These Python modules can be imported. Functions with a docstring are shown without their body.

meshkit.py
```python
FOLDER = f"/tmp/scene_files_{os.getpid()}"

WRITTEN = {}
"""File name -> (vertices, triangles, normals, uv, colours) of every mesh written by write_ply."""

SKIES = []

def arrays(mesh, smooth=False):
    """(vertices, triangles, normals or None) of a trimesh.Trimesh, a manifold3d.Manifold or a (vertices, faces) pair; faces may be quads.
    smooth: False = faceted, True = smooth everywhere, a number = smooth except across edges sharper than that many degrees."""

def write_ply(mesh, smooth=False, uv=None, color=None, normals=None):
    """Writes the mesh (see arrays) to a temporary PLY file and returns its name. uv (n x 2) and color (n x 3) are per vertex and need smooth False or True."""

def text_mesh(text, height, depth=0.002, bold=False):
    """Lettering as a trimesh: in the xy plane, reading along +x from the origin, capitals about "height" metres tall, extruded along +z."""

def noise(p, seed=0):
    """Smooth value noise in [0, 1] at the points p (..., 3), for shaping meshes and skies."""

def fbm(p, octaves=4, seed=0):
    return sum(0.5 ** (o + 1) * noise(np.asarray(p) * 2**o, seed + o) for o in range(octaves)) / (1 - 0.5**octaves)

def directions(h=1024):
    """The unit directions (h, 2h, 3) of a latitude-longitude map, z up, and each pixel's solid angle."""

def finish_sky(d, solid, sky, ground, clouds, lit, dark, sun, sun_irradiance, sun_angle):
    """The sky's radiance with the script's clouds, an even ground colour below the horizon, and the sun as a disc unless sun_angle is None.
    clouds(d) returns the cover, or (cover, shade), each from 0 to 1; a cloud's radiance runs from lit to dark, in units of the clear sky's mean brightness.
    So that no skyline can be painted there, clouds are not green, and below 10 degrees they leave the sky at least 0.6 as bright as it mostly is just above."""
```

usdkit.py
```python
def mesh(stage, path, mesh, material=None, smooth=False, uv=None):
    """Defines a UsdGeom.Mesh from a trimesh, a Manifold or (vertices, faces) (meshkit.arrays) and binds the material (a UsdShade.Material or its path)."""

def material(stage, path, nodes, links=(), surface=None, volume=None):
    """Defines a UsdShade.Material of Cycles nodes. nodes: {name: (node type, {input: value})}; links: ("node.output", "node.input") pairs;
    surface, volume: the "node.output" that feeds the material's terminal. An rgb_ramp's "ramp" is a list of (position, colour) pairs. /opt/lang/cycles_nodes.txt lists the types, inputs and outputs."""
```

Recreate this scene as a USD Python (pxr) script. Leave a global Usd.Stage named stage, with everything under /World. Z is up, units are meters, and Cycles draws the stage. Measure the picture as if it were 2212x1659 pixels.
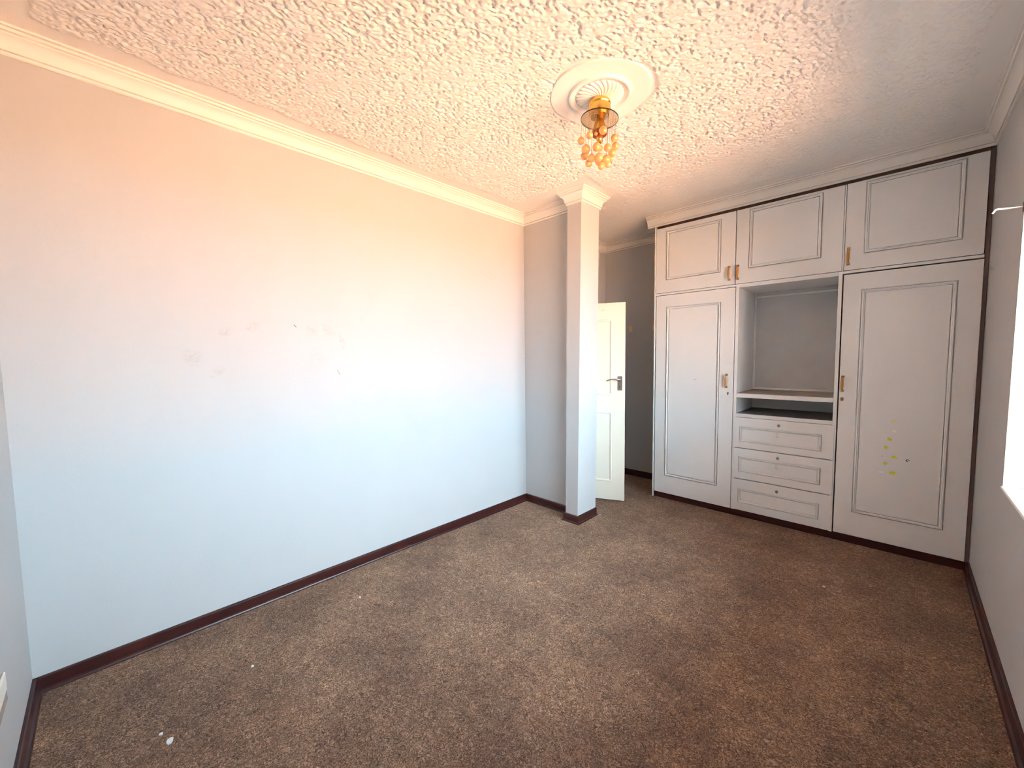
import math, random
import numpy as np, trimesh, manifold3d as m3, usdkit
from scipy import ndimage
from shapely.geometry import Polygon
from pxr import Usd, UsdGeom, UsdLux, UsdShade, Gf, Sdf, Vt

stage = Usd.Stage.CreateInMemory()
UsdGeom.SetStageUpAxis(stage, 'Z'); UsdGeom.SetStageMetersPerUnit(stage, 1.0)
world = UsdGeom.Xform.Define(stage, '/World'); stage.SetDefaultPrim(world.GetPrim())
UsdGeom.Scope.Define(stage, '/World/Looks')

# ------------------------------------------------------------------ camera
EXPOSURE = 3.06
cam = UsdGeom.Camera.Define(stage, '/World/camera')
R_ = (0.71644434, 0.69753007, -0.01262140); U_ = (-0.03883784, 0.05794132, 0.99756424); F_ = (-0.69656236, 0.71420907, -0.06860229)
EYE = (2.7734, -3.0385, 1.5048)
cam.AddTransformOp().Set(Gf.Matrix4d(*R_, 0, *U_, 0, *[-c for c in F_], 0, *EYE, 1))
cam.CreateHorizontalApertureAttr(36.0)
cam.CreateVerticalApertureAttr(36.0 * 1659 / 2212)
cam.CreateFocalLengthAttr(36.0 * 862.7072 / 2212)
cam.CreateClippingRangeAttr(Gf.Vec2f(0.02, 500))
cam.CreateFStopAttr(0.0)
cam.CreateExposureAttr(EXPOSURE)

# ------------------------------------------------------------------ sky and sun
SKY, SUN = (0.60, 0.80, 0.95), 1.65
dome = UsdLux.DomeLight.Define(stage, '/World/sky_dome')
dome.CreateIntensityAttr(1.0); dome.CreateColorAttr(Gf.Vec3f(*SKY))
sun = UsdLux.DistantLight.Define(stage, '/World/sun')
sun.CreateIntensityAttr(SUN); sun.CreateAngleAttr(0.53); sun.CreateNormalizeAttr(True); sun.CreateColorAttr(Gf.Vec3f(1.0, 0.93, 0.82))
sun.AddRotateYOp().Set(9.0)           # noon sun, almost overhead: the eaves keep it off the window, the paving outside is lit up to the wall

# ------------------------------------------------------------------ dimensions
W, YN, YB = 3.1565, -3.3402, 1.5471      # window wall, near wall, far wall of the passage
H, ZC, ZB = 2.907, 2.802, 0.0695         # ceiling, foot of cornice, top of skirting
YC, XC = 0.9966, 0.9118                  # wardrobe front and its left side
K = 1.158
def ox(x): return K * x
def oz(z): return K * (z - 0.03)

# ------------------------------------------------------------------ materials
def mat(name, color, rough=0.5, metallic=0.0, bump=None, vary=None, **kw):
    nodes = {'p': ('principled_bsdf', {'base_color': color, 'roughness': rough, 'metallic': metallic, **kw})}
    links = []
    if bump or vary:
        nodes['g'] = ('geometry', {})
    if vary:                                                 # (scale, other colour, detail)
        nodes['nv'] = ('noise_texture', {'scale': vary[0], 'detail': vary[2], 'roughness': 0.6})
        nodes['rv'] = ('rgb_ramp', {'ramp': [(0.30, color), (0.70, vary[1])]})
        links += [('g.position', 'nv.vector'), ('nv.fac', 'rv.fac'), ('rv.color', 'p.base_color')]
    if bump:                                                 # (scale, strength, distance)
        nodes['nb'] = ('noise_texture', {'scale': bump[0], 'detail': 3.0})
        nodes['b'] = ('bump', {'strength': bump[1], 'distance': bump[2]})
        links += [('g.position', 'nb.vector'), ('nb.fac', 'b.height'), ('b.normal', 'p.normal')]
    return usdkit.material(stage, '/World/Looks/' + name, nodes, links, surface='p.BSDF')

M = {}
M['wall'] = mat('wall_paint', (0.53, 0.535, 0.535), 0.6, bump=(90, 0.2, 0.002), vary=(1.3, (0.515, 0.52, 0.52), 3.0))
def scuffed_wall():
    base, alt, dirt = (0.53, 0.535, 0.535), (0.515, 0.52, 0.52), (0.44, 0.36, 0.31)
    nodes = {'p': ('principled_bsdf', {'roughness': 0.6}), 'g': ('geometry', {}), 'nv': ('noise_texture', {'scale': 1.3, 'detail': 3.0}),
             'rv': ('rgb_ramp', {'ramp': [(0.3, base), (0.7, alt)]}), 'nb': ('noise_texture', {'scale': 90.0, 'detail': 3.0}), 'b': ('bump', {'strength': 0.2, 'distance': 0.002}),
             'ns': ('noise_texture', {'scale': 26.0, 'detail': 4.0, 'roughness': 0.7, 'distortion': 1.5}), 'rs': ('rgb_ramp', {'ramp': [(0.44, (0, 0, 0)), (0.60, (1, 1, 1))]}), 'mx': ('mix', {'color2': dirt}),
             'ml': ('math', {'math_type': 'multiply'}), 'k': ('math', {'math_type': 'multiply', 'value2': 0.42})}
    links = [('g.position', 'nv.vector'), ('nv.fac', 'rv.fac'), ('g.position', 'nb.vector'), ('nb.fac', 'b.height'), ('b.normal', 'p.normal'), ('g.position', 'ns.vector'), ('ns.fac', 'rs.fac')]
    last = None
    for i, (y, z, ry, rz, rot) in enumerate([(-2.405, 1.698, 0.060, 0.032, 0.6), (-2.069, 1.690, 0.050, 0.036, -0.6), (-1.955, 1.690, 0.075, 0.030, -0.7), (-1.872, 1.625, 0.022, 0.065, 0.2),
                                             (-2.69, 1.525, 0.05, 0.06, 0.0), (-2.585, 1.440, 0.055, 0.028, 0.6), (-2.53, 1.665, 0.05, 0.03, 0.3), (-2.05, 1.50, 0.10, 0.10, 0.0)]):
        c, r, l, q = 'c%d' % i, 'r%d' % i, 'l%d' % i, 'q%d' % i
        nodes[c] = ('vector_math', {'math_type': 'subtract', 'vector2': (0.0, y, z)}); nodes['t%d' % i] = ('vector_rotate', {'rotate_type': 'x_axis', 'angle': -rot})
        nodes[r] = ('vector_math', {'math_type': 'multiply', 'vector2': (0.0, 1 / ry, 1 / rz)}); nodes[l] = ('vector_math', {'math_type': 'length'})
        nodes[q] = ('map_range', {'from_min': 1.0, 'from_max': 0.35, 'to_min': 0.0, 'to_max': 1.0 if i < 7 else 0.35, 'clamp': True})
        links += [('g.position', c + '.vector1'), (c + '.vector', 't%d.vector' % i), ('t%d.vector' % i, r + '.vector1'), (r + '.vector', l + '.vector1'), (l + '.value', q + '.value')]
        if last is None: last = q + '.result'
        else:
            nodes['x%d' % i] = ('math', {'math_type': 'maximum'}); links += [(last, 'x%d.value1' % i), (q + '.result', 'x%d.value2' % i)]; last = 'x%d.value' % i
    links += [(last, 'ml.value1'), ('rs.color', 'ml.value2'), ('ml.value', 'k.value1'), ('k.value', 'mx.fac'), ('rv.color', 'mx.color1'), ('mx.color', 'p.base_color')]
    return usdkit.material(stage, '/World/Looks/wall_paint_scuffed', nodes, links, surface='p.BSDF')
M['wall_scuffed'] = scuffed_wall()
M['cornice'] = mat('cornice_plaster', (0.84, 0.81, 0.76), 0.5)
M['ceiling'] = mat('ceiling_plaster', (0.84, 0.815, 0.775), 0.75, bump=(160, 0.35, 0.002))
M['rose'] = mat('rose_plaster', (0.93, 0.91, 0.87), 0.5)
M['skirting'] = mat('skirting_varnish', (0.030, 0.005, 0.006), 0.33, vary=(9, (0.055, 0.011, 0.009), 4.0))
M['cupboard'] = mat('cupboard_paint', (0.85, 0.87, 0.87), 0.36, bump=(45, 0.12, 0.002), vary=(2.2, (0.83, 0.85, 0.85), 3.0))
M['cupboard_inside'] = mat('cupboard_inside', (0.62, 0.63, 0.63), 0.5, vary=(4, (0.56, 0.57, 0.57), 3.0))
M['liner'] = mat('shelf_liner', (0.30, 0.25, 0.20), 0.6, vary=(14, (0.40, 0.35, 0.29), 4.0))
M['liner_dark'] = mat('shelf_liner_dark', (0.13, 0.14, 0.14), 0.6, vary=(14, (0.20, 0.20, 0.19), 4.0))
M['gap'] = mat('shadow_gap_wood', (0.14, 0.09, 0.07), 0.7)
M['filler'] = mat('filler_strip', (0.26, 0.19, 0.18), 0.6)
M['door'] = mat('door_paint', (0.94, 0.88, 0.74), 0.4, bump=(60, 0.1, 0.001))
M['frame'] = mat('window_paint', (0.92, 0.92, 0.90), 0.4)
M['brass'] = mat('brass', (0.86, 0.54, 0.14), 0.26, 1.0)
M['bronze'] = mat('aged_brass', (0.60, 0.40, 0.14), 0.3, 1.0)
M['grip'] = mat('amber_grip', (0.58, 0.22, 0.03), 0.22, coat_weight=0.5)
M['steel'] = mat('steel', (0.62, 0.60, 0.57), 0.25, 1.0)
M['dark_metal'] = mat('keyhole_dark', (0.02, 0.02, 0.02), 0.5)
M['white_plastic'] = mat('switch_plastic', (0.86, 0.83, 0.74), 0.4)
M['switch'] = mat('switch_yellowed', (0.85, 0.66, 0.36), 0.4)
M['red_ring'] = mat('copper_ring', (0.36, 0.05, 0.02), 0.3, 0.6)
M['scrap'] = mat('paper_scrap', (0.80, 0.84, 0.84), 0.8)
M['lime'] = mat('sticker_lime', (0.72, 0.80, 0.06), 0.5)
M['cream'] = mat('sticker_cream', (0.90, 0.82, 0.42), 0.5)
M['white'] = mat('sticker_white', (0.985, 0.985, 0.98), 0.5)
M['dark'] = mat('mark_dark', (0.06, 0.05, 0.05), 0.6)
M['dirt'] = mat('wall_scuff', (0.62, 0.58, 0.54), 0.7)
M['exterior'] = mat('exterior_wall', (0.62, 0.56, 0.48), 0.8)
M['roof'] = mat('roof_tiles', (0.30, 0.15, 0.09), 0.8)
M['earth'] = mat('brick_paving', (0.88, 0.42, 0.22), 0.85, vary=(0.6, (0.82, 0.37, 0.19), 5.0))
M['glass_bead'] = usdkit.material(stage, '/World/Looks/amber_glass', {
    'p': ('principled_bsdf', {'base_color': (1.0, 0.62, 0.27), 'roughness': 0.04, 'ior': 1.5, 'transmission_weight': 0.6, 'coat_weight': 0.4})}, surface='p.BSDF')
M['smoked'] = usdkit.material(stage, '/World/Looks/smoked_glass', {
    't': ('transparent_bsdf', {'color': (0.78, 0.70, 0.56)}), 'gl': ('glossy_bsdf', {'color': (0.95, 0.85, 0.7), 'roughness': 0.02}),
    'mx': ('mix_closure', {'fac': 0.22})}, [('t.BSDF', 'mx.closure1'), ('gl.BSDF', 'mx.closure2')], surface='mx.closure')
M['pane'] = usdkit.material(stage, '/World/Looks/window_glass', {
    't': ('transparent_bsdf', {'color': (0.97, 0.98, 0.98)}), 'gl': ('glossy_bsdf', {'roughness': 0.0}), 'f': ('fresnel', {'IOR': 1.45}),
    'mx': ('mix_closure', {})}, [('f.fac', 'mx.fac'), ('t.BSDF', 'mx.closure1'), ('gl.BSDF', 'mx.closure2')], surface='mx.closure')
# worn brown carpet: short curled pile, patches where it is flattened and dusty
M['carpet'] = usdkit.material(stage, '/World/Looks/carpet', {
    'g': ('geometry', {}),
    'n1': ('noise_texture', {'scale': 72.0, 'detail': 3.0, 'roughness': 0.65, 'distortion': 2.2}),
    'n2': ('noise_texture', {'scale': 2.2, 'detail': 5.0, 'roughness': 0.6}),
    'n3': ('noise_texture', {'scale': 12.0, 'detail': 4.0, 'roughness': 0.65}),
    'r1': ('rgb_ramp', {'ramp': [(0.30, (0.060, 0.030, 0.020)), (0.48, (0.270, 0.158, 0.100)), (0.68, (0.740, 0.515, 0.360))]}),
    'r2': ('rgb_ramp', {'ramp': [(0.35, (0.72, 0.67, 0.68)), (0.65, (1.18, 1.15, 1.10))]}),
    'r3': ('rgb_ramp', {'ramp': [(0.35, (0.86, 0.84, 0.86)), (0.65, (1.08, 1.08, 1.05))]}),
    'm1': ('mix', {'mix_type': 'multiply', 'fac': 1.0}), 'm2': ('mix', {'mix_type': 'multiply', 'fac': 1.0}),
    'b': ('bump', {'strength': 1.0, 'distance': 0.014}),
    'p': ('principled_bsdf', {'roughness': 0.9, 'sheen_weight': 0.1, 'specular_ior_level': 0.2})},
    [('g.position', 'n1.vector'), ('g.position', 'n2.vector'), ('g.position', 'n3.vector'), ('n1.fac', 'r1.fac'), ('n2.fac', 'r2.fac'), ('n3.fac', 'r3.fac'),
     ('r1.color', 'm1.color1'), ('r2.color', 'm1.color2'), ('m1.color', 'm2.color1'), ('r3.color', 'm2.color2'), ('m2.color', 'p.base_color'),
     ('n1.fac', 'b.height'), ('b.normal', 'p.normal')], surface='p.BSDF')

# ------------------------------------------------------------------ helpers
taken = {}
def path(name, parent=None):
    base = (parent.GetPath().pathString if parent is not None else '/World') + '/' + name
    n = taken.get(base, 0); taken[base] = n + 1
    return base if n == 0 else '%s_%03d' % (base, n)
def tag(p, label=None, cat=None, kind=None, group=None):
    for k, v in (('label', label), ('category', cat), ('kind', kind), ('group', group)):
        if v: p.SetCustomDataByKey(k, v)
    return p
def obj(name, mesh, m, parent=None, smooth=False, label=None, cat=None, kind=None, group=None):
    p = usdkit.mesh(stage, path(name, parent), mesh, M[m], smooth).GetPrim()
    return tag(p, label, cat, kind, group)
def thing(name, label, cat, loc=(0, 0, 0), rotz=0.0, kind=None, group=None):
    x = UsdGeom.Xform.Define(stage, path(name)); x.AddTranslateOp().Set(Gf.Vec3d(*loc))
    if rotz: x.AddRotateZOp().Set(rotz)
    return tag(x.GetPrim(), label, cat, kind, group)
def box(x0, x1, y0, y1, z0, z1, c=0.0):
    if c <= 0:
        b = trimesh.creation.box([x1 - x0, y1 - y0, z1 - z0]); b.apply_translation([(x0 + x1) / 2, (y0 + y1) / 2, (z0 + z1) / 2]); return b
    pts = [(x, y, z) for sx, X in ((c, x0), (-c, x1)) for sy, Y in ((c, y0), (-c, y1)) for sz, Z in ((c, z0), (-c, z1))
           for x, y, z in ((X, Y + sy, Z + sz), (X + sx, Y, Z + sz), (X + sx, Y + sy, Z))]
    return trimesh.convex.convex_hull(np.array(pts))
def cat_(*ms): return trimesh.util.concatenate(ms)
def hexa(b, t):
    """A solid from four bottom and four top corners (counter-clockwise seen from above)."""
    v = np.array(list(b) + list(t), float)
    f = [(0, 3, 2, 1), (4, 5, 6, 7), (0, 1, 5, 4), (1, 2, 6, 5), (2, 3, 7, 6), (3, 0, 4, 7)]
    return (v, np.array(f))
def sweep(profile, pts, z, closed=False, up=1):
    """profile: (distance from wall, height) pairs; pts: path in plan with the room on its RIGHT; mitred corners. Heights are added to z."""
    P = np.array(pts, float); n = len(P)
    def nrm(a, b):
        d = b - a; d /= np.linalg.norm(d); return np.array([d[1], -d[0]])
    rings = []
    for i in range(n):
        a = nrm(P[i - 1], P[i]) if (i > 0 or closed) else None
        b = nrm(P[i], P[(i + 1) % n]) if (i < n - 1 or closed) else None
        if a is None: a = b
        if b is None: b = a
        m = (a + b) / (1 + a @ b)
        rings.append([(*(P[i] + m * d), z + up * h) for d, h in profile])
    k = len(profile); v = np.array(rings).reshape(-1, 3); f = []
    for i in range(n if closed else n - 1):
        j = (i + 1) % n
        for q in range(k):
            r = (q + 1) % k
            f += [(i * k + q, j * k + q, j * k + r), (i * k + q, j * k + r, i * k + r)]
    if not closed:
        for e in (0, n - 1):                                # cap: ear clipping on the profile
            idx = list(range(k)); pr = np.array(profile); tris = m3.triangulate([pr if sgn_area(pr) > 0 else pr[::-1]])
            mp = list(range(k)) if sgn_area(pr) > 0 else list(range(k))[::-1]
            f += [tuple(e * k + mp[t] for t in tr) for tr in tris]
    m = trimesh.Trimesh(v, np.array(f), process=False); trimesh.repair.fix_normals(m); return m
def sgn_area(p): return 0.5 * np.sum(p[:, 0] * np.roll(p[:, 1], -1) - np.roll(p[:, 0], -1) * p[:, 1])
def lathe(profile, n=40, c=(0, 0, 0)):
    """profile: (radius, z) from the axis round and back to it."""
    m = trimesh.creation.revolve(np.array(profile, float), sections=n); m.apply_translation(c); return m
def tube(points, radii, sides=10):
    p = np.asarray(points, float); rr = np.broadcast_to(radii, (len(p),)); t = np.gradient(p, axis=0); t /= np.linalg.norm(t, axis=1, keepdims=True)
    a = np.cross(t, np.where(np.abs(t[:, 2:]) < 0.9, [0, 0, 1.0], [1.0, 0, 0])); a /= np.linalg.norm(a, axis=1, keepdims=True); b = np.cross(t, a)
    ang = np.arange(sides) * 2 * np.pi / sides
    v = p[:, None] + rr[:, None, None] * (np.cos(ang)[None, :, None] * a[:, None] + np.sin(ang)[None, :, None] * b[:, None])
    v = np.vstack([v.reshape(-1, 3), p[:1], p[-1:]]); f = []; n = len(p); s0, s1 = n * sides, n * sides + 1
    for i in range(n - 1):
        for j in range(sides):
            k = (j + 1) % sides; q = (i * sides + j, i * sides + k, (i + 1) * sides + k, (i + 1) * sides + j); f += [(q[0], q[1], q[2]), (q[0], q[2], q[3])]
    for j in range(sides):
        k = (j + 1) % sides; f += [(s0, k, j), (s1, (n - 1) * sides + j, (n - 1) * sides + k)]
    m = trimesh.Trimesh(v, np.array(f), process=False); trimesh.repair.fix_normals(m); return m
def man(mesh): return m3.Manifold(m3.Mesh(np.asarray(mesh.vertices, np.float32), np.asarray(mesh.faces, np.uint32)))
def field(ny, nx, sig, seed):
    """Smooth random field, unit variance."""
    a = ndimage.gaussian_filter(np.random.default_rng(seed).standard_normal((ny, nx)), sig); return a / a.std()

# ------------------------------------------------------------------ room shell
# floor
obj('floor', box(-0.2, W + 0.22, YN - 0.2, YB + 0.2, -0.12, 0.0), 'carpet', kind='structure', label='worn brown carpeted floor of the empty bedroom', cat='floor')

# ceiling: stippled plaster with smooth margins along the cornices and around the rose
RX, RY = 1.56, -1.095
def make_ceiling():
    step = 0.0052
    xs = np.arange(0.0, W + step, step); ys = np.arange(YN, YB + step, step)
    X, Y = np.meshgrid(xs, ys); ny, nx = X.shape
    a = field(ny, nx, (0.95, 0.75), 3); b = field(ny, nx, (0.7, 0.7), 4); c = field(ny, nx, (26, 26), 5)
    h = 1.35 - 1.35 / (1 + np.exp(-5.0 * (a - 0.85 + 0.25 * c))) + 0.16 * np.clip(b, -1.0, 2.0)
    big = field(ny, nx, (9, 9), 6)
    def sd_box(x0, x1, y0, y1): return np.minimum(np.minimum(X - x0, x1 - X), np.minimum(Y - y0, y1 - Y))
    m = sd_box(0, W, YN, YB) - 0.165                                # along the outer walls
    m = np.minimum(m, -np.minimum(np.minimum(0.95 - X, Y + 0.31), np.minimum(X + 1, 0.34 - Y)))   # round the stub wall and pillar
    m = np.minimum(m, np.where(X > 0.72, (YC - 0.175) - Y, 9))       # along the wardrobe
    m = np.minimum(m, np.hypot(X - RX, Y - RY) - 0.262)
    w = np.clip((m + 0.012 * big) / 0.02, 0, 1)
    pas = np.where(Y > 0.15, 0.45, 1.0)
    Z = H - 0.0075 * w * np.maximum(h, 0) * pas
    v = np.stack([X, Y, Z], -1).reshape(-1, 3)
    i = np.arange(ny * nx).reshape(ny, nx)
    q = np.stack([i[:-1, :-1], i[1:, :-1], i[1:, 1:], i[:-1, 1:]], -1).reshape(-1, 4)      # facing down
    return v, np.vstack([q[:, [0, 1, 2]], q[:, [0, 2, 3]]])
cv, cf = make_ceiling()
slab = box(-0.2, W + 0.22, YN - 0.2, YB + 0.2, H + 0.001, H + 0.12)
slab_v, slab_f = np.array(slab.vertices), np.array(slab.faces)
obj('ceiling', (np.vstack([cv, slab_v]), np.vstack([cf, slab_f + len(cv)])), 'ceiling', smooth=75, kind='structure', label='cream stippled plaster ceiling with smooth margins', cat='ceiling')

# left wall with the bedroom door's opening (behind the pillar)
DY0, DY1, DH = 0.30, 1.12, 2.035
wl = man(box(-0.15, 0, YN - 0.2, YB + 0.2, 0, H)) - man(box(-0.3, 0.1, DY0 - 0.02, DY1 + 0.02, -0.1, DH + 0.02))
wall_left = obj('wall_left', wl, 'wall_scuffed', kind='structure', label='long plain pale painted wall with faint scuffs, left of the pillar', cat='wall')
obj('wall_near', box(-0.15, W + 0.22, YN - 0.2, YN, 0, H), 'wall', kind='structure', label='sliver of pale wall at the left edge, nearest the camera', cat='wall')
obj('wall_passage', box(-0.15, W + 0.22, YB, YB + 0.2, 0, H), 'wall', kind='structure', label='shaded wall at the back of the passage beside the wardrobe', cat='wall')
obj('wall_back', box(0.0, 0.66, 0.0, 0.15, 0, H), 'wall', kind='structure', label='short wall between the long left wall and the pillar', cat='wall')
WY0, WY1, WZ0, WZ1 = -2.45, 0.035, 0.822, 2.42
ope = hexa([(W - 0.1, WY0, WZ0), (W + 0.4, WY0, WZ0), (W + 0.4, WY1 + 0.02, WZ0), (W - 0.1, WY1 + 0.02, WZ0)],
           [(W - 0.1, WY0, WZ1), (W + 0.4, WY0, WZ1), (W + 0.4, WY1 - 0.02, WZ1), (W - 0.1, WY1 - 0.02, WZ1)])
ope = trimesh.Trimesh(ope[0], usdkit.meshkit.arrays(ope)[1]); trimesh.repair.fix_normals(ope)
wr = man(box(W, W + 0.22, YN - 0.2, YB + 0.2, 0, H)) - man(ope)
obj('wall_right', wr, 'wall', kind='structure', label='pale wall at the right edge holding the bright window', cat='wall')
# pillar at the end of the short wall (it leans a little, like the plaster in the photo)
pil = trimesh.Trimesh(*usdkit.meshkit.arrays(hexa(
    [(0.614, -0.139, 0), (0.745, -0.139, 0), (0.745, 0.152, 0), (0.614, 0.152, 0)],
    [(0.646, -0.139, H), (0.790, -0.139, H), (0.790, 0.136, H), (0.646, 0.136, H)]))[:2])
for _ in range(4): pil = pil.subdivide()
rng = np.random.default_rng(8); pil.merge_vertices()
obj('pillar', pil, 'wall', kind='structure', label='square plastered pillar at the end of the short wall, beside the open door', cat='pillar')
# dark room behind the door
cor = cat_(box(-1.3, -0.15, DY0 - 0.4, DY1 + 0.4, H - 0.02, H), box(-1.35, -1.3, DY0 - 0.4, DY1 + 0.4, 0, H), box(-1.3, -0.15, DY0 - 0.45, DY0 - 0.4, 0, H), box(-1.3, -0.15, DY1 + 0.4, DY1 + 0.45, 0, H), box(-1.3, -0.2, DY0 - 0.4, DY1 + 0.4, -0.1, 0.0))
obj('wall_corridor', cor, 'wall', kind='structure', label='unlit corridor walls behind the open bedroom door', cat='wall')

# cornices
CP = [(0, -0.105), (0.009, -0.105), (0.012, -0.102), (0.012, -0.092), (0.006, -0.0905), (0.006, -0.0875), (0.017, -0.0865), (0.019, -0.079), (0.020, -0.068), (0.024, -0.055), (0.031, -0.044), (0.040, -0.037),
      (0.049, -0.0335), (0.049, -0.0275), (0.045, -0.0265), (0.045, -0.0235), (0.057, -0.0225), (0.061, -0.015), (0.060, -0.0130), (0.056, -0.0122), (0.056, -0.0098), (0.068, -0.0090), (0.070, -0.006), (0.070, 0.0), (0, 0.0)]
def trim(n, pts, label): obj('trim_%d' % n, sweep(CP, pts, H), 'cornice', smooth=25, kind='structure', label=label, cat='cornice')
trim(1, [(0, YN), (0, 0.0), (0.60, 0.0)], 'white moulded cornice along the left wall and short wall')
trim(2, [(0.645, 0.0), (0.645, -0.139), (0.789, -0.139), (0.789, 0.137), (0.70, 0.137)], 'white moulded cornice wrapped round the pillar head')
trim(3, [(0.0, 0.15), (0.0, YB), (1.0, YB)], 'white cornice at the back of the dim passage')
trim(4, [(XC - 0.07, YC), (W - 0.0, YC), (W, YN)], 'white moulded cornice over the wardrobe and along the window wall')
trim(5, [(W, YN), (0, YN)], 'white cornice on the wall behind the camera')
# skirting boards with a quarter-round at the foot
SP = [(0, 0), (0.028, 0), (0.0275, 0.006), (0.024, 0.012), (0.017, 0.0155), (0.015, 0.017), (0.015, 0.060), (0.013, 0.066), (0.009, 0.0695), (0, 0.0695)]
def skirt(side, pts, label): obj('baseboard_' + side, sweep(SP, pts, 0.0), 'skirting', smooth=30, kind='structure', label=label, cat='baseboard')
skirt('left', [(0, YN), (0, 0.0)], 'dark varnished skirting along the left wall')
skirt('back', [(0, 0), (0.614, 0), (0.614, -0.139), (0.745, -0.139), (0.745, 0.150)], 'dark skirting at the foot of short wall and pillar')
skirt('passage', [(0, DY1 + 0.06), (0, YB), (XC, YB)], 'dark skirting at the back of the passage')
skirt('right', [(W, YC), (W, YN)], 'dark skirting under the window on the right')
skirt('near', [(W, YN), (0, YN)], 'dark skirting in the bottom left corner')

# window in the right wall
win = thing('window_1', 'overexposed white window at the right edge of the room', 'window', (0, 0, 0), kind='structure')
fx0, fx1 = W + 0.155, W + 0.190
n_l = 3; ys = np.linspace(WY0, WY1 + 0.02, n_l + 1)
fr = [box(fx0, fx1, WY0, WY1 + 0.02, WZ0, WZ0 + 0.045), box(fx0, fx1, WY0, WY1 + 0.02, WZ1 - 0.045, WZ1)]
for i, y in enumerate(ys): fr.append(box(fx0, fx1, y - (0.0 if i == 0 else 0.022), y + (0.0 if i == n_l else 0.022) + (0.03 if i == 0 else 0) - 0, WZ0, WZ1) if i < n_l else box(fx0, fx1, y - 0.045, y, WZ0, WZ1))
obj('window_frame', cat_(*fr), 'frame', win)
for i in range(n_l): obj('pane', box(fx0 + 0.017, fx0 + 0.022, ys[i] + 0.015, ys[i + 1] - 0.015, WZ0 + 0.03, WZ1 - 0.03), 'pane', win)
obj('window_sill', box(W - 0.006, fx0, WY0, WY1 + 0.018, WZ0 - 0.004, WZ0 + 0.010, 0.003), 'frame', win)
def jamb(y, s):
    return trimesh.Trimesh(*usdkit.meshkit.arrays(hexa([(W + 0.001, y + 0.019 * s - 0.004, WZ0 + 0.010), (fx0, y + 0.019 * s - 0.004, WZ0 + 0.010), (fx0, y + 0.019 * s, WZ0 + 0.010), (W + 0.001, y + 0.019 * s, WZ0 + 0.010)],
        [(W + 0.001, y - 0.02 * s - 0.004, WZ1), (fx0, y - 0.02 * s - 0.004, WZ1), (fx0, y - 0.02 * s, WZ1), (W + 0.001, y - 0.02 * s, WZ1)]))[:2], process=False)
obj('reveal', jamb(WY1, 1), 'frame', win); obj('reveal', jamb(WY0 + 0.004, 0), 'frame', win)
obj('reveal', box(W + 0.001, fx0, WY0 + 0.005, WY1 - 0.025, WZ1 - 0.004, WZ1), 'frame', win)

# outside: roof with deep eaves, sunlit brick paving
ro = cat_(box(-1.5, W + 0.24, YN - 1.0, YB + 1.0, H + 0.14, H + 0.30))
ev = hexa([(W + 0.22, YN - 1, 2.78), (W + 0.62, YN - 1, 2.62), (W + 0.62, YB + 1, 2.62), (W + 0.22, YB + 1, 2.78)], [(W + 0.22, YN - 1, H + 0.3), (W + 0.62, YN - 1, 2.74), (W + 0.62, YB + 1, 2.74), (W + 0.22, YB + 1, H + 0.3)])
ev = trimesh.Trimesh(*usdkit.meshkit.arrays(ev)[:2])
obj('roof', cat_(ro, ev), 'roof', kind='structure', label='tiled roof and eaves over the house', cat='roof')
obj('ground', box(W + 0.221, W + 60, -60, 60, -0.55, -0.40), 'earth', kind='structure', label='sunlit orange brick paving outside the window', cat='ground')

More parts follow.
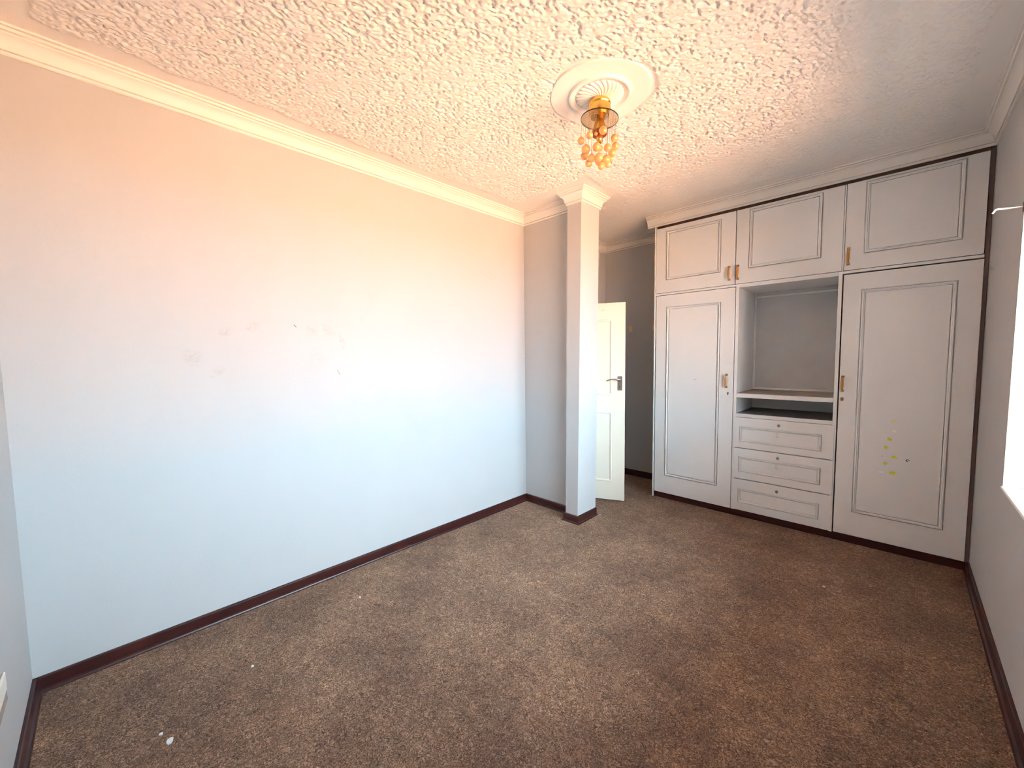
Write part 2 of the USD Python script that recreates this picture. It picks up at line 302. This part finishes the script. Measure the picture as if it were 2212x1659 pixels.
# ------------------------------------------------------------------ door standing open in the passage
dr = thing('door_1', 'cream panelled door standing open behind the pillar', 'door', kind='structure')
obj('door_frame', cat_(box(-0.16, 0.012, DY0 - 0.045, DY0, 0, DH + 0.045, 0.003), box(-0.16, 0.012, DY1, DY1 + 0.045, 0, DH + 0.045, 0.003), box(-0.16, 0.012, DY0, DY1, DH, DH + 0.045, 0.003)), 'door', dr)
FREE = np.array([0.792, 0.616]); DD = np.array([0.914, 0.405]); DD /= np.linalg.norm(DD); NN = np.array([DD[1], -DD[0]])    # NN: towards the camera
DW, DT, D0, D1 = 0.84, 0.040, 0.012, 2.030
def dpt(s, t, z): return (*(FREE + DD * s + NN * t), z)       # s: 0 at the free edge, negative to the hinge; t: 0 at the front face
def dbox(s0, s1, t0, t1, z0, z1, c=0.0):
    b = box(s0, s1, t0, t1, z0, z1, c); v = np.array(b.vertices); b.vertices = np.array([dpt(*q) for q in v]); trimesh.repair.fix_normals(b); return b
def frame_ring(u0, u1, z0, z1, prof):
    """Rectangular moulding: prof = (inset from the outer edge, height) closed profile; returns vertices in (u, z, height)."""
    k = len(prof); v = []
    for cu, cz, su, sz in ((u0, z0, 1, 1), (u1, z0, -1, 1), (u1, z1, -1, -1), (u0, z1, 1, -1)):
        v += [(cu + su * d, cz + sz * d, h) for d, h in prof]
    f = []
    for i in range(4):
        j = (i + 1) % 4
        for q in range(k):
            r = (q + 1) % k
            f += [(i * k + q, j * k + q, j * k + r), (i * k + q, j * k + r, i * k + r)]
    return np.array(v), np.array(f)
leaf = obj('door_leaf', dbox(-DW, 0, -DT, 0, D0, D1, 0.002), 'door', dr)
MP = [(0, -0.001), (0, 0.002), (0.004, 0.006), (0.010, 0.0075), (0.016, 0.005), (0.022, 0.0015), (0.026, -0.001)]
for (a, b) in ((-DW + 0.125, -DW / 2 - 0.05), (-DW / 2 + 0.05, -0.125)):
    for (z0, z1) in ((0.205, 0.93), (1.10, 1.865)):
        v, f = frame_ring(a, b, z0, z1, MP)
        m = trimesh.Trimesh([dpt(u, h, z) for u, z, h in v], f, process=False); trimesh.repair.fix_normals(m)
        obj('panel_moulding', m, 'door', leaf, smooth=30)
obj('lock_plate', dbox(-0.072, -0.026, 0, 0.005, 1.150, 1.293, 0.0015), 'steel', leaf, label='worn metal lock plate')
obj('keyhole', dbox(-0.053, -0.047, 0.005, 0.0055, 1.172, 1.194), 'dark_metal', leaf)
obj('lever_handle', tube([dpt(-0.049, 0.0, 1.258), dpt(-0.049, 0.035, 1.258), dpt(-0.054, 0.045, 1.258), dpt(-0.075, 0.050, 1.263), dpt(-0.11, 0.050, 1.266), dpt(-0.145, 0.050, 1.259), dpt(-0.175, 0.048, 1.247)], [0.010, 0.009, 0.009, 0.0085, 0.007, 0.006, 0.004]), 'steel', leaf, smooth=50, label='curved metal lever handle')
for s, z, w_ in ((-0.222, 1.955, 0.007), (-0.208, 1.967, 0.006), (-0.11, 1.975, 0.004)):
    obj('dent', dbox(s - w_, s + w_, 0, 0.0008, z - w_ * 0.5, z + w_ * 0.6), 'dirt', leaf, label='small brown mark near the top edge')

# ------------------------------------------------------------------ built-in wardrobe
wd = thing('built_in_wardrobe', 'built-in pale painted wardrobe with three drawers and an open niche', 'wardrobe')
fy0, fy1 = YC, YC + 0.020          # front faces / back of the doors
def wpart(name, x0, x1, z0, z1, y0=fy0, y1=fy1, m='cupboard', parent=None, c=0.0015, **kw): return obj(name, box(x0, x1, y0, y1, z0, z1, c), m, parent or wd, **kw)
TOP = ZC
wpart('side_panel', XC, XC + 0.015, 0.0, TOP, y0=YC - 0.001, y1=YB)
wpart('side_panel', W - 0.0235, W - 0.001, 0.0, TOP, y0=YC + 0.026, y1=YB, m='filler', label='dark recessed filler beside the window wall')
wpart('divider', ox(1.4495), ox(1.4715), 0.060, oz(1.868), y1=YB - 0.006)
wpart('divider', ox(2.0705), ox(2.0915), 0.060, oz(1.868), y1=YB - 0.006)
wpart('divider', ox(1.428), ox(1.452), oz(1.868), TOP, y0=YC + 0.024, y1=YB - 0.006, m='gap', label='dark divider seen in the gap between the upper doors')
wpart('divider', ox(2.0865), ox(2.094), oz(1.868), oz(2.43), y0=YC + 0.002, y1=YB - 0.006)
wpart('rail', XC + 0.016, W - 0.024, oz(1.851), oz(1.868), y0=YC + 0.001, y1=YB - 0.006)
wpart('rail', ox(1.4715), ox(2.0705), oz(1.840), oz(1.868), y0=YC - 0.0005, y1=YB - 0.006)
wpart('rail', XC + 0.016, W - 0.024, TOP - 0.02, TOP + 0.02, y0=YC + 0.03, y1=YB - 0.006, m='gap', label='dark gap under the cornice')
wpart('back_panel', XC + 0.015, W - 0.006, 0.05, TOP, y0=YB - 0.006, y1=YB - 0.001, m='cupboard_inside')
wpart('plinth', XC + 0.006, W - 0.016, 0.0, 0.058, y0=YC + 0.012, y1=YC + 0.030, m='skirting', label='dark varnished plinth under the doors')
wpart('bottom_panel', XC + 0.016, W - 0.024, 0.040, 0.058, y0=YC + 0.031, y1=YB - 0.007)
# niche: its own lining, two shelves, battens round the back
nx0, nx1 = ox(1.4715), ox(2.0705)
sh = wpart('shelf', nx0, nx1, oz(0.986), oz(1.018), y0=YC - 0.003, y1=YB - 0.007, label='upper niche shelf with a dusty brown top')
obj('shelf_liner', box(nx0 + 0.002, nx1 - 0.002, YC + 0.004, YB - 0.008, oz(1.018), oz(1.018) + 0.0015), 'liner', sh, label='dusty brown shelf covering')
sh = wpart('shelf', nx0, nx1, oz(0.832), oz(0.859), y0=YC - 0.001, y1=YB - 0.007, label='lower niche shelf with a dark grey top')
obj('shelf_liner', box(nx0 + 0.002, nx1 - 0.002, YC + 0.004, YB - 0.008, oz(0.859), oz(0.859) + 0.0015), 'liner_dark', sh, label='dark grey shelf covering')
yb = YB - 0.0061
obj('batten', box(nx0, nx0 + 0.018, yb - 0.014, yb, oz(1.018) + 0.002, oz(1.84), 0.004), 'cupboard', wd)
obj('batten', box(nx1 - 0.018, nx1, yb - 0.014, yb, oz(1.018) + 0.002, oz(1.84), 0.004), 'cupboard', wd)
obj('batten', box(nx0 + 0.018, nx1 - 0.018, yb - 0.014, yb, oz(1.84) - 0.05, oz(1.84) - 0.030, 0.004), 'cupboard', wd)
obj('batten', box(nx0 + 0.018, nx1 - 0.018, yb - 0.014, yb, oz(1.018) + 0.002, oz(1.018) + 0.022, 0.004), 'cupboard', wd)
# doors with a bead moulding planted on them
BP = [(0.001, -0.007), (0.001, 0.003), (0.003, 0.0085), (0.007, 0.0105), (0.011, 0.009), (0.0135, 0.0035), (0.016, 0.003), (0.020, 0.001), (0.020, -0.007)]
def moulding(parent, x0, x1, z0, z1):
    v, f = frame_ring(x0, x1, z0, z1, BP)
    m = trimesh.Trimesh(np.stack([v[:, 0], YC - v[:, 2], v[:, 1]], 1), f, process=False); trimesh.repair.fix_normals(m)
    obj('panel_moulding', m, 'cupboard', parent, smooth=30)
def grooved(x0, x1, y0, z0, z1, mo, wd_, c=0.002, g=0.0045, dp=0.007):
    """A board with a groove cut along both edges of its bead moulding."""
    b = man(box(x0, x1, y0, y0 + 0.019, z0, z1, c)); a0, a1, b0, b1 = mo
    for o, i in ((-0.0035, 0.0010), (wd_ - 0.0010, wd_ + 0.0030)):
        b = b - (man(box(a0 + o, a1 - o, y0 - 0.01, y0 + dp, b0 + o, b1 - o)) - man(box(a0 + i, a1 - i, y0 - 0.02, y0 + dp + 0.01, b0 + i, b1 - i)))
    return b
def leaf_door(name, x0, x1, z0, z1, mo, label):
    d = obj(name, grooved(x0, x1, YC, z0, z1, mo, 0.021), 'cupboard', wd, label=label); moulding(d, *mo); return d
def pull(door, x, z0, z1):
    """Amber grip between two brass posts, on brass feet."""
    yo = YC - 0.026; r = 0.0068
    for z, s in ((z0, 1), (z1, -1)):
        post = [man(tube([(x, YC + 0.001, z + s * 0.007), (x, YC - 0.012, z + s * 0.007), (x, yo, z + s * 0.010), (x, yo, z + s * 0.020)], [0.0085, 0.006, 0.0072, 0.0078]))]
        post.append(man(box(x - 0.010, x + 0.010, YC - 0.003, YC, z - (0.002 if s > 0 else 0.016), z + (0.016 if s > 0 else 0.002), 0.001)))
        obj('handle_post', post[0] + post[1], 'bronze', door, smooth=40, label='aged brass handle post')
    zz = np.linspace(z0 + 0.018, z1 - 0.018, 9); t = np.linspace(-1, 1, 9)
    obj('handle_grip', tube([(x, yo, z) for z in zz], r + 0.0022 * (1 - t ** 2)), 'grip', door, smooth=50, label='amber brown handle grip')
d1 = leaf_door('upper_door', ox(0.8025), ox(1.4375), oz(1.871), oz(2.430), (ox(0.896), ox(1.331), oz(1.980), oz(2.390)), 'small upper left door')
d2 = leaf_door('upper_door', ox(1.4430), ox(2.0850), oz(1.871), oz(2.430), (ox(1.534), ox(1.970), oz(1.980), oz(2.412)), 'small upper middle door')
d3 = leaf_door('upper_door', ox(2.0965), ox(2.7030), oz(1.871), oz(2.430), (ox(2.194), ox(2.617), oz(1.968), oz(2.415)), 'small upper right door')
d4 = leaf_door('tall_door', ox(0.8080), ox(1.4450), 0.060, oz(1.847), (ox(0.905), ox(1.340), oz(0.245), oz(1.742)), 'tall left door')
d5 = leaf_door('tall_door', ox(2.0985), ox(2.7060), 0.066, oz(1.843), (ox(2.193), ox(2.610), oz(0.252), oz(1.735)), 'tall right door with peeling stickers')
pull(d1, ox(1.398), oz(1.905), oz(2.016)); pull(d2, ox(1.460), oz(1.903), oz(2.016)); pull(d3, ox(2.117), oz(1.904), oz(2.018))
pull(d4, ox(1.396), oz(1.058), oz(1.168)); pull(d5, ox(2.115), oz(1.064), oz(1.171))
def slab_xz(poly, y0, y1):
    m = trimesh.creation.extrude_polygon(poly, y1 - y0); v = np.array(m.vertices); m.vertices = np.stack([v[:, 0], y1 - v[:, 2], v[:, 1]], 1); trimesh.repair.fix_normals(m); return m
def disc_poly(x, z, a, b, n=20, rot=0.0, egg=0.0):
    t = np.linspace(0, 2 * np.pi, n, endpoint=False); u, v = a * np.cos(t), b * np.sin(t) * (1 + egg * np.sin(t)); c, s = math.cos(rot), math.sin(rot)
    return Polygon(np.stack([x + c * u - s * v, z + s * u + c * v], 1))
# keyholes
x, z = ox(1.408), oz(1.012)
obj('keyhole_plate', slab_xz(Polygon([(x - 0.009, z + 0.008), (x - 0.004, z + 0.014), (x + 0.004, z + 0.014), (x + 0.009, z + 0.008), (x + 0.007, z - 0.006), (x, z - 0.018), (x - 0.007, z - 0.006)]), YC - 0.002, YC), 'bronze', d4, label='drop-shaped brass keyhole plate')
obj('keyhole', slab_xz(disc_poly(x + 0.002, z, 0.003, 0.007), YC - 0.0026, YC - 0.002), 'dark_metal', d4)
x, z = ox(2.114), oz(1.014)
obj('keyhole_plate', slab_xz(disc_poly(x, z, 0.011, 0.015), YC - 0.003, YC), 'bronze', d5, label='round brass cylinder lock')
obj('keyhole', slab_xz(disc_poly(x + 0.002, z, 0.003, 0.008), YC - 0.0036, YC - 0.003), 'dark_metal', d5)
obj('lock_plate', slab_xz(disc_poly(x, z - 0.026, 0.018, 0.012), YC - 0.0015, YC), 'cupboard', d5, label='half-round painted patch under the lock')
# stickers left on the tall right door (x, z already in metres)
def sticker(poly, m, label): obj('sticker', slab_xz(poly, YC - 0.0012, YC), m, d5, label=label)
sticker(disc_poly(2.751, 0.995, 0.016, 0.0085), 'cream', 'pale yellow oval sticker, topmost')
sticker(Polygon([(2.744, 0.912), (2.770, 0.914), (2.766, 0.922), (2.754, 0.934), (2.748, 0.926)]), 'white', 'white torn triangular sticker')
sticker(disc_poly(2.732, 0.860, 0.015, 0.0095, rot=-0.5), 'lime', 'tilted lime oval sticker')
sticker(disc_poly(2.7145, 0.796, 0.011, 0.012).difference(disc_poly(2.7145, 0.797, 0.0045, 0.004)), 'lime', 'upper lime ring sticker')
sticker(Polygon([(2.745, 0.720), (2.778, 0.720), (2.778, 0.729), (2.771, 0.731), (2.768, 0.740), (2.752, 0.738), (2.749, 0.731), (2.745, 0.730)]), 'lime', 'car-shaped lime sticker')
sticker(disc_poly(2.7165, 0.676, 0.0115, 0.012).difference(disc_poly(2.7175, 0.677, 0.005, 0.004)), 'lime', 'lower lime ring sticker')
sticker(Polygon([(2.684, 0.601), (2.708, 0.599), (2.709, 0.612), (2.685, 0.614)]), 'white', 'white rectangular sticker')
sticker(disc_poly(2.757, 0.610, 0.019, 0.011), 'lime', 'lime oval sticker, lowest')
sticker(disc_poly(2.699, 0.955, 0.003, 0.004), 'white', 'tiny white paper speck')
sticker(disc_poly(2.833, 0.716, 0.010, 0.009).difference(disc_poly(2.834, 0.716, 0.0055, 0.005)).difference(disc_poly(2.843, 0.706, 0.009, 0.009)), 'dark', 'dark hook-shaped mark')
sticker(disc_poly(2.697, 0.727, 0.0025, 0.0025), 'dark', 'tiny dark speck')
obj('dent', slab_xz(disc_poly(1.334, 1.257, 0.006, 0.0022), YC - 0.0006, YC), 'dark', d4, label='small dark scratch')
# drawers
def drawer(z0, z1, mz0, mz1, label, dz, has_pull, proud, mx=(1.501, 2.014)):
    y0 = YC - proud
    d = obj('drawer', grooved(ox(1.4565), ox(2.0845), y0, z0, z1, (ox(mx[0]), ox(mx[1]), mz0, mz1), 0.0168), 'cupboard', wd, label=label)
    obj('drawer_box', cat_(box(nx0 + 0.012, nx0 + 0.024, y0 + 0.019, YB - 0.05, z0 + 0.015, z1 - 0.03), box(nx1 - 0.024, nx1 - 0.012, y0 + 0.019, YB - 0.05, z0 + 0.015, z1 - 0.03), box(nx0 + 0.024, nx1 - 0.024, y0 + 0.019, YB - 0.05, z0 + 0.015, z0 + 0.022)), 'cupboard_inside', d)
    v, f = frame_ring(ox(mx[0]), ox(mx[1]), mz0, mz1, [(a * 0.8, h * 0.85) for a, h in BP])
    m = trimesh.Trimesh(np.stack([v[:, 0], y0 - v[:, 2], v[:, 1]], 1), f, process=False); trimesh.repair.fix_normals(m)
    obj('panel_moulding', m, 'cupboard', d, smooth=30)
    xk = ox(1.760)
    obj('drawer_lock', cat_(slab_xz(disc_poly(xk, dz, 0.011, 0.013), y0 - 0.004, y0), slab_xz(disc_poly(xk, dz, 0.007, 0.007), y0 - 0.010, y0 - 0.004)), 'steel', d, label='small round metal drawer lock')
    obj('keyhole', slab_xz(disc_poly(xk + 0.001, dz, 0.002, 0.005), y0 - 0.0106, y0 - 0.010), 'dark_metal', d)
    if has_pull:
        xp, za, zb = xk - 0.006, mz1 - 0.060, mz1 - 0.014
        obj('drawer_pull', cat_(tube([(xp, y0 + 0.001, zb), (xp, y0 - 0.018, zb - 0.001), (xp, y0 - 0.022, zb - 0.010), (xp, y0 - 0.022, za + 0.008), (xp, y0 - 0.017, za), (xp, y0 + 0.001, za - 0.002)], [0.006, 0.005, 0.0055, 0.0055, 0.005, 0.006])), 'cupboard', d, smooth=50, label='white painted drop pull')
drawer(oz(0.5885), oz(0.829), oz(0.640), oz(0.758), 'top drawer with painted drop pull', oz(0.791), True, 0.003)
drawer(oz(0.3425), oz(0.583), oz(0.400), oz(0.517), 'middle drawer with painted drop pull', oz(0.545), True, 0.005)
drawer(0.064, oz(0.3355), oz(0.150), oz(0.260), 'bottom drawer without a pull', oz(0.290), False, 0.002)
wpart('rail', nx0, nx1, oz(0.330), oz(0.3415), y0=YC + 0.020, y1=YC + 0.030, m='cupboard_inside')

# ------------------------------------------------------------------ ceiling rose
rs = thing('ceiling_rose', 'round white plaster ceiling rose with swirling flutes above the lamp', 'ceiling rose', (RX, RY, H))
obj('plate', lathe([(0, 0.004), (0.262, 0.004), (0.262, -0.008), (0.259, -0.011), (0.250, -0.012), (0, -0.012)], 72), 'rose', rs, smooth=30)
obj('rim', lathe([(0.128, -0.010), (0.163, -0.010), (0.164, -0.018), (0.160, -0.025), (0.153, -0.027), (0.146, -0.024), (0.138, -0.018), (0.128, -0.016), (0.128, -0.010)], 72), 'rose', rs, smooth=40)
def flutes(n=26):
    nt, nr = n * 14, 26; t = np.linspace(0, 2 * np.pi, nt, endpoint=False); r = np.linspace(0.030, 1.0, nr)
    Rr, T = np.meshgrid(r, t); ph = T + 0.55 * Rr ** 1.6
    lob = np.abs(np.sin(n * ph / 2)); rad = 0.128 * Rr * (1 - 0.075 * (1 - lob) * np.clip((Rr - 0.8) / 0.2, 0, 1))
    bowl = -0.014 - 0.020 * (1 - Rr ** 2) - 0.009 * np.sqrt(lob) * np.clip(Rr * 1.4, 0, 1) * np.clip((1.015 - Rr) / 0.10, 0, 1) ** 0.5
    v = np.stack([rad * np.cos(T), rad * np.sin(T), bowl], -1).reshape(-1, 3); i = np.arange(nt * nr).reshape(nt, nr)
    q = np.stack([i, np.roll(i, -1, 0)], -1); a, b = q[:, :-1, 0], q[:, :-1, 1]; c, d = q[:, 1:, 1], q[:, 1:, 0]
    f = np.stack([a, b, c, d], -1).reshape(-1, 4)
    m = trimesh.Trimesh(v, np.vstack([f[:, [0, 1, 2]], f[:, [0, 2, 3]]]), process=False)
    if m.face_normals[:, 2].mean() > 0: m.invert()
    return cat_(m, lathe([(0, -0.010), (0.128, -0.010), (0.128, -0.0145), (0, -0.0145)], 60))
obj('fluted_boss', flutes(), 'rose', rs, smooth=60)

# ------------------------------------------------------------------ hanging lamp
lp = thing('pendant_lamp', 'small brass ceiling lamp with a smoked glass disc and amber glass beads', 'lamp')
c0 = (RX, RY, 0)
obj('canopy', lathe([(0, 2.880), (0.034, 2.880), (0.036, 2.866), (0.050, 2.862), (0.056, 2.855), (0.058, 2.845), (0.054, 2.839), (0.058, 2.833), (0.059, 2.821), (0.053, 2.795), (0.046, 2.783), (0, 2.781)], 48, c0), 'brass', lp, smooth=40, label='polished brass cup')
ax = np.array([-0.6975, 0.7164, 0.0])                     # the disc hangs a little askew
tilt = trimesh.transformations.rotation_matrix(math.radians(5.0), ax, (RX, RY, 2.770))
disc = m3.CrossSection.circle(0.098, 72)
for a in (2.2, 5.0): disc -= m3.CrossSection.circle(0.016, 28).translate((0.070 * math.cos(a), 0.070 * math.sin(a)))
dm = trimesh.Trimesh(*usdkit.meshkit.arrays(disc.extrude(0.005).translate((RX, RY, 2.768)))[:2], process=False); dm.apply_transform(tilt)
obj('glass_disc', dm, 'smoked', lp, label='smoked glass disc hung slightly askew')
dm = lathe([(0.0978, 2.7677), (0.0992, 2.768), (0.0996, 2.7705), (0.0992, 2.773), (0.0978, 2.7733), (0.0978, 2.7677)], 72, c0); dm.apply_transform(tilt)
obj('disc_rim', dm, 'dark_metal', lp, smooth=40)
obj('lamp_holder', lathe([(0, 2.785), (0.018, 2.785), (0.020, 2.775), (0.022, 2.765), (0.028, 2.745), (0.038, 2.716), (0.040, 2.706), (0.033, 2.704), (0.030, 2.715), (0, 2.730)], 40, c0), 'brass', lp, smooth=40, label='flared brass lamp holder')
obj('holder_ring', lathe([(0.030, 2.703), (0.037, 2.704), (0.040, 2.697), (0.038, 2.688), (0.030, 2.686), (0, 2.690), (0, 2.703)], 40, c0), 'red_ring', lp, smooth=40, label='dark copper ring')
obj('finial', lathe([(0, 2.695), (0.010, 2.694), (0.010, 2.688), (0.015, 2.684), (0.0175, 2.675), (0.016, 2.664), (0.010, 2.657), (0.013, 2.652), (0.012, 2.647), (0.004, 2.644), (0, 2.643)], 32, c0), 'brass', lp, smooth=50, label='brass finial')
BEADS = [(1.4772, -1.1467, 2.6714, 0.0189), (1.5488, -1.1727, 2.6641, 0.0183), (1.6127, -1.1446, 2.6748, 0.0205), (1.5704, -1.1475, 2.6723, 0.0098), (1.6269, -1.0533, 2.6634, 0.0198), (1.6159, -1.0247, 2.6367, 0.0188),
         (1.6216, -1.1155, 2.5936, 0.0195), (1.6268, -1.0769, 2.5801, 0.0197), (1.5096, -1.15, 2.6142, 0.0227), (1.4864, -1.1292, 2.5944, 0.0203), (1.577, -1.1492, 2.6022, 0.022), (1.5457, -1.1511, 2.5558, 0.0198), (1.5119, -1.125, 2.5481, 0.0189),
         (1.5887, -1.1478, 2.545, 0.022), (1.6062, -1.1015, 2.5456, 0.0209), (1.5976, -1.0715, 2.5325, 0.0175), (1.578, -1.1073, 2.5169, 0.0174), (1.5927, -1.0274, 2.5797, 0.0127), (1.5477, -1.0791, 2.5584, 0.0202), (1.5359, -1.0511, 2.6455, 0.0153)]
for x, y, z, r in BEADS:
    s = trimesh.creation.icosphere(3, r); v = np.array(s.vertices); up = np.clip(v[:, 2] / r, 0, 1); v[:, 2] += r * 0.14 * up ** 10; s.vertices = v + [x, y, z]
    bd = obj('bead', s, 'glass_bead', lp, smooth=True)
    d = np.array([x - RX, y - RY]); L = max(np.linalg.norm(d), 1e-6); rim = min(max(L * 1.05, 0.06), 0.092); hx, hy = RX + d[0] / L * rim, RY + d[1] / L * rim
    top, bot = np.array([hx, hy, 2.768]), np.array([x, y, z + r * 1.1]); n = max(int(np.linalg.norm(top - bot) / 0.012), 3); t = np.linspace(0, 1, n * 2 + 1)
    obj('bead_chain', tube([top + (bot - top) * k for k in t], [0.0012 if i % 2 else 0.0003 for i in range(len(t))], 6), 'bronze', bd, smooth=50)

# ------------------------------------------------------------------ small things on the walls and floor
def light_switch(x, label):
    s = thing('light_switch', label, 'light switch', (x, YB, 1.822))
    obj('plate', box(-0.021, 0.021, -0.009, 0, -0.034, 0.034, 0.003), 'switch', s); obj('rocker', box(-0.008, 0.008, -0.013, -0.009, -0.014, 0.014, 0.0015), 'switch', s)
light_switch(0.365, 'small yellowed light switch on the passage wall, just right of the open door')
light_switch(0.672, 'small yellowed light switch half hidden behind the wardrobe edge')
br = thing('curtain_bracket', 'white bent curtain bracket sticking out of the window wall', 'bracket', (W, 0.0, 2.172))
obj('wall_plate', box(-0.005, 0.0, -0.012, 0.012, -0.022, 0.022, 0.001), 'gap', br, label='dark fixing plate')
obj('arm', tube([(-0.003, 0, 0), (-0.03, 0, 0.002), (-0.055, 0, 0.004), (-0.080, 0, 0.007), (-0.088, 0, 0.006), (-0.094, 0, -0.004), (-0.098, 0, -0.010)], [0.0025, 0.003, 0.004, 0.0052, 0.005, 0.0045, 0.004]), 'frame', br, smooth=50)
sk = thing('power_socket', 'white power socket with a brown stain, low at the left edge', 'socket', (0.70, YN, 0.385))
obj('plate', box(-0.110, 0.10, 0, 0.008, -0.045, 0.055, 0.003), 'white_plastic', sk); obj('stain', box(-0.100, 0.05, 0.008, 0.0086, -0.040, -0.008), 'liner', sk, label='brown scorched patch')
# scuffs on the left wall: shallow scratches and rubbed patches with their own outline
def scuff(poly, m='dirt', label=None):
    t = trimesh.creation.extrude_polygon(poly, 0.0006); v = np.array(t.vertices); t.vertices = np.stack([v[:, 2], v[:, 0], v[:, 1]], 1); trimesh.repair.fix_normals(t)
    obj('scuff', t, m, wall_left, label=label)
def stroke(pts, w):
    from shapely.geometry import LineString
    return LineString(pts).buffer(w, cap_style=1)
scuff(stroke([(-2.171, 1.722), (-2.158, 1.709)], 0.0016), 'dark', 'short dark scratch')
scuff(stroke([(-1.910, 1.428), (-1.893, 1.394)], 0.0022), 'liner', 'short grey scratch')

# litter on the carpet
def scrap(name, x, y, r, seed, label, h=0.004):
    g = np.random.default_rng(seed); t = np.sort(g.uniform(0, 2 * np.pi, 11)); rr = r * g.uniform(0.55, 1.0, 11)
    top = np.stack([x + rr * np.cos(t), y + 0.7 * rr * np.sin(t), 0.002 + h * g.uniform(0.3, 1, 11)], 1); bot = top.copy(); bot[:, 2] = 0.0
    v = np.vstack([top, bot, [[x, y, 0.002 + h]], [[x, y, 0.0]]]); n = 11; f = []
    for i in range(n):
        j = (i + 1) % n; f += [(i, j, 2 * n), (n + j, n + i, 2 * n + 1), (i, n + i, n + j), (i, n + j, j)]
    m = trimesh.Trimesh(v, np.array(f), process=False); trimesh.repair.fix_normals(m)
    obj(name, m, 'scrap', label=label, cat='scrap')
scrap('paper_scrap', 0.754, -2.937, 0.022, 1, 'largest whitish scrap on the carpet, bottom left')
scrap('paper_scrap', 0.690, -2.958, 0.011, 2, 'small faint scrap just above the largest whitish scrap')
scrap('paper_scrap', 0.545, -2.607, 0.010, 3, 'small whitish scrap on the carpet under the left wall, between two others')
scrap('paper_scrap', 0.385, -1.986, 0.009, 4, 'small whitish scrap on the carpet below the middle of the left wall')
scrap('paper_scrap', 2.472, 0.122, 0.010, 5, 'small whitish scrap on dark carpet before the tall right wardrobe door')
scrap('paper_scrap', 0.790, 0.165, 0.010, 6, 'whitish crumb at the right foot of the pillar')
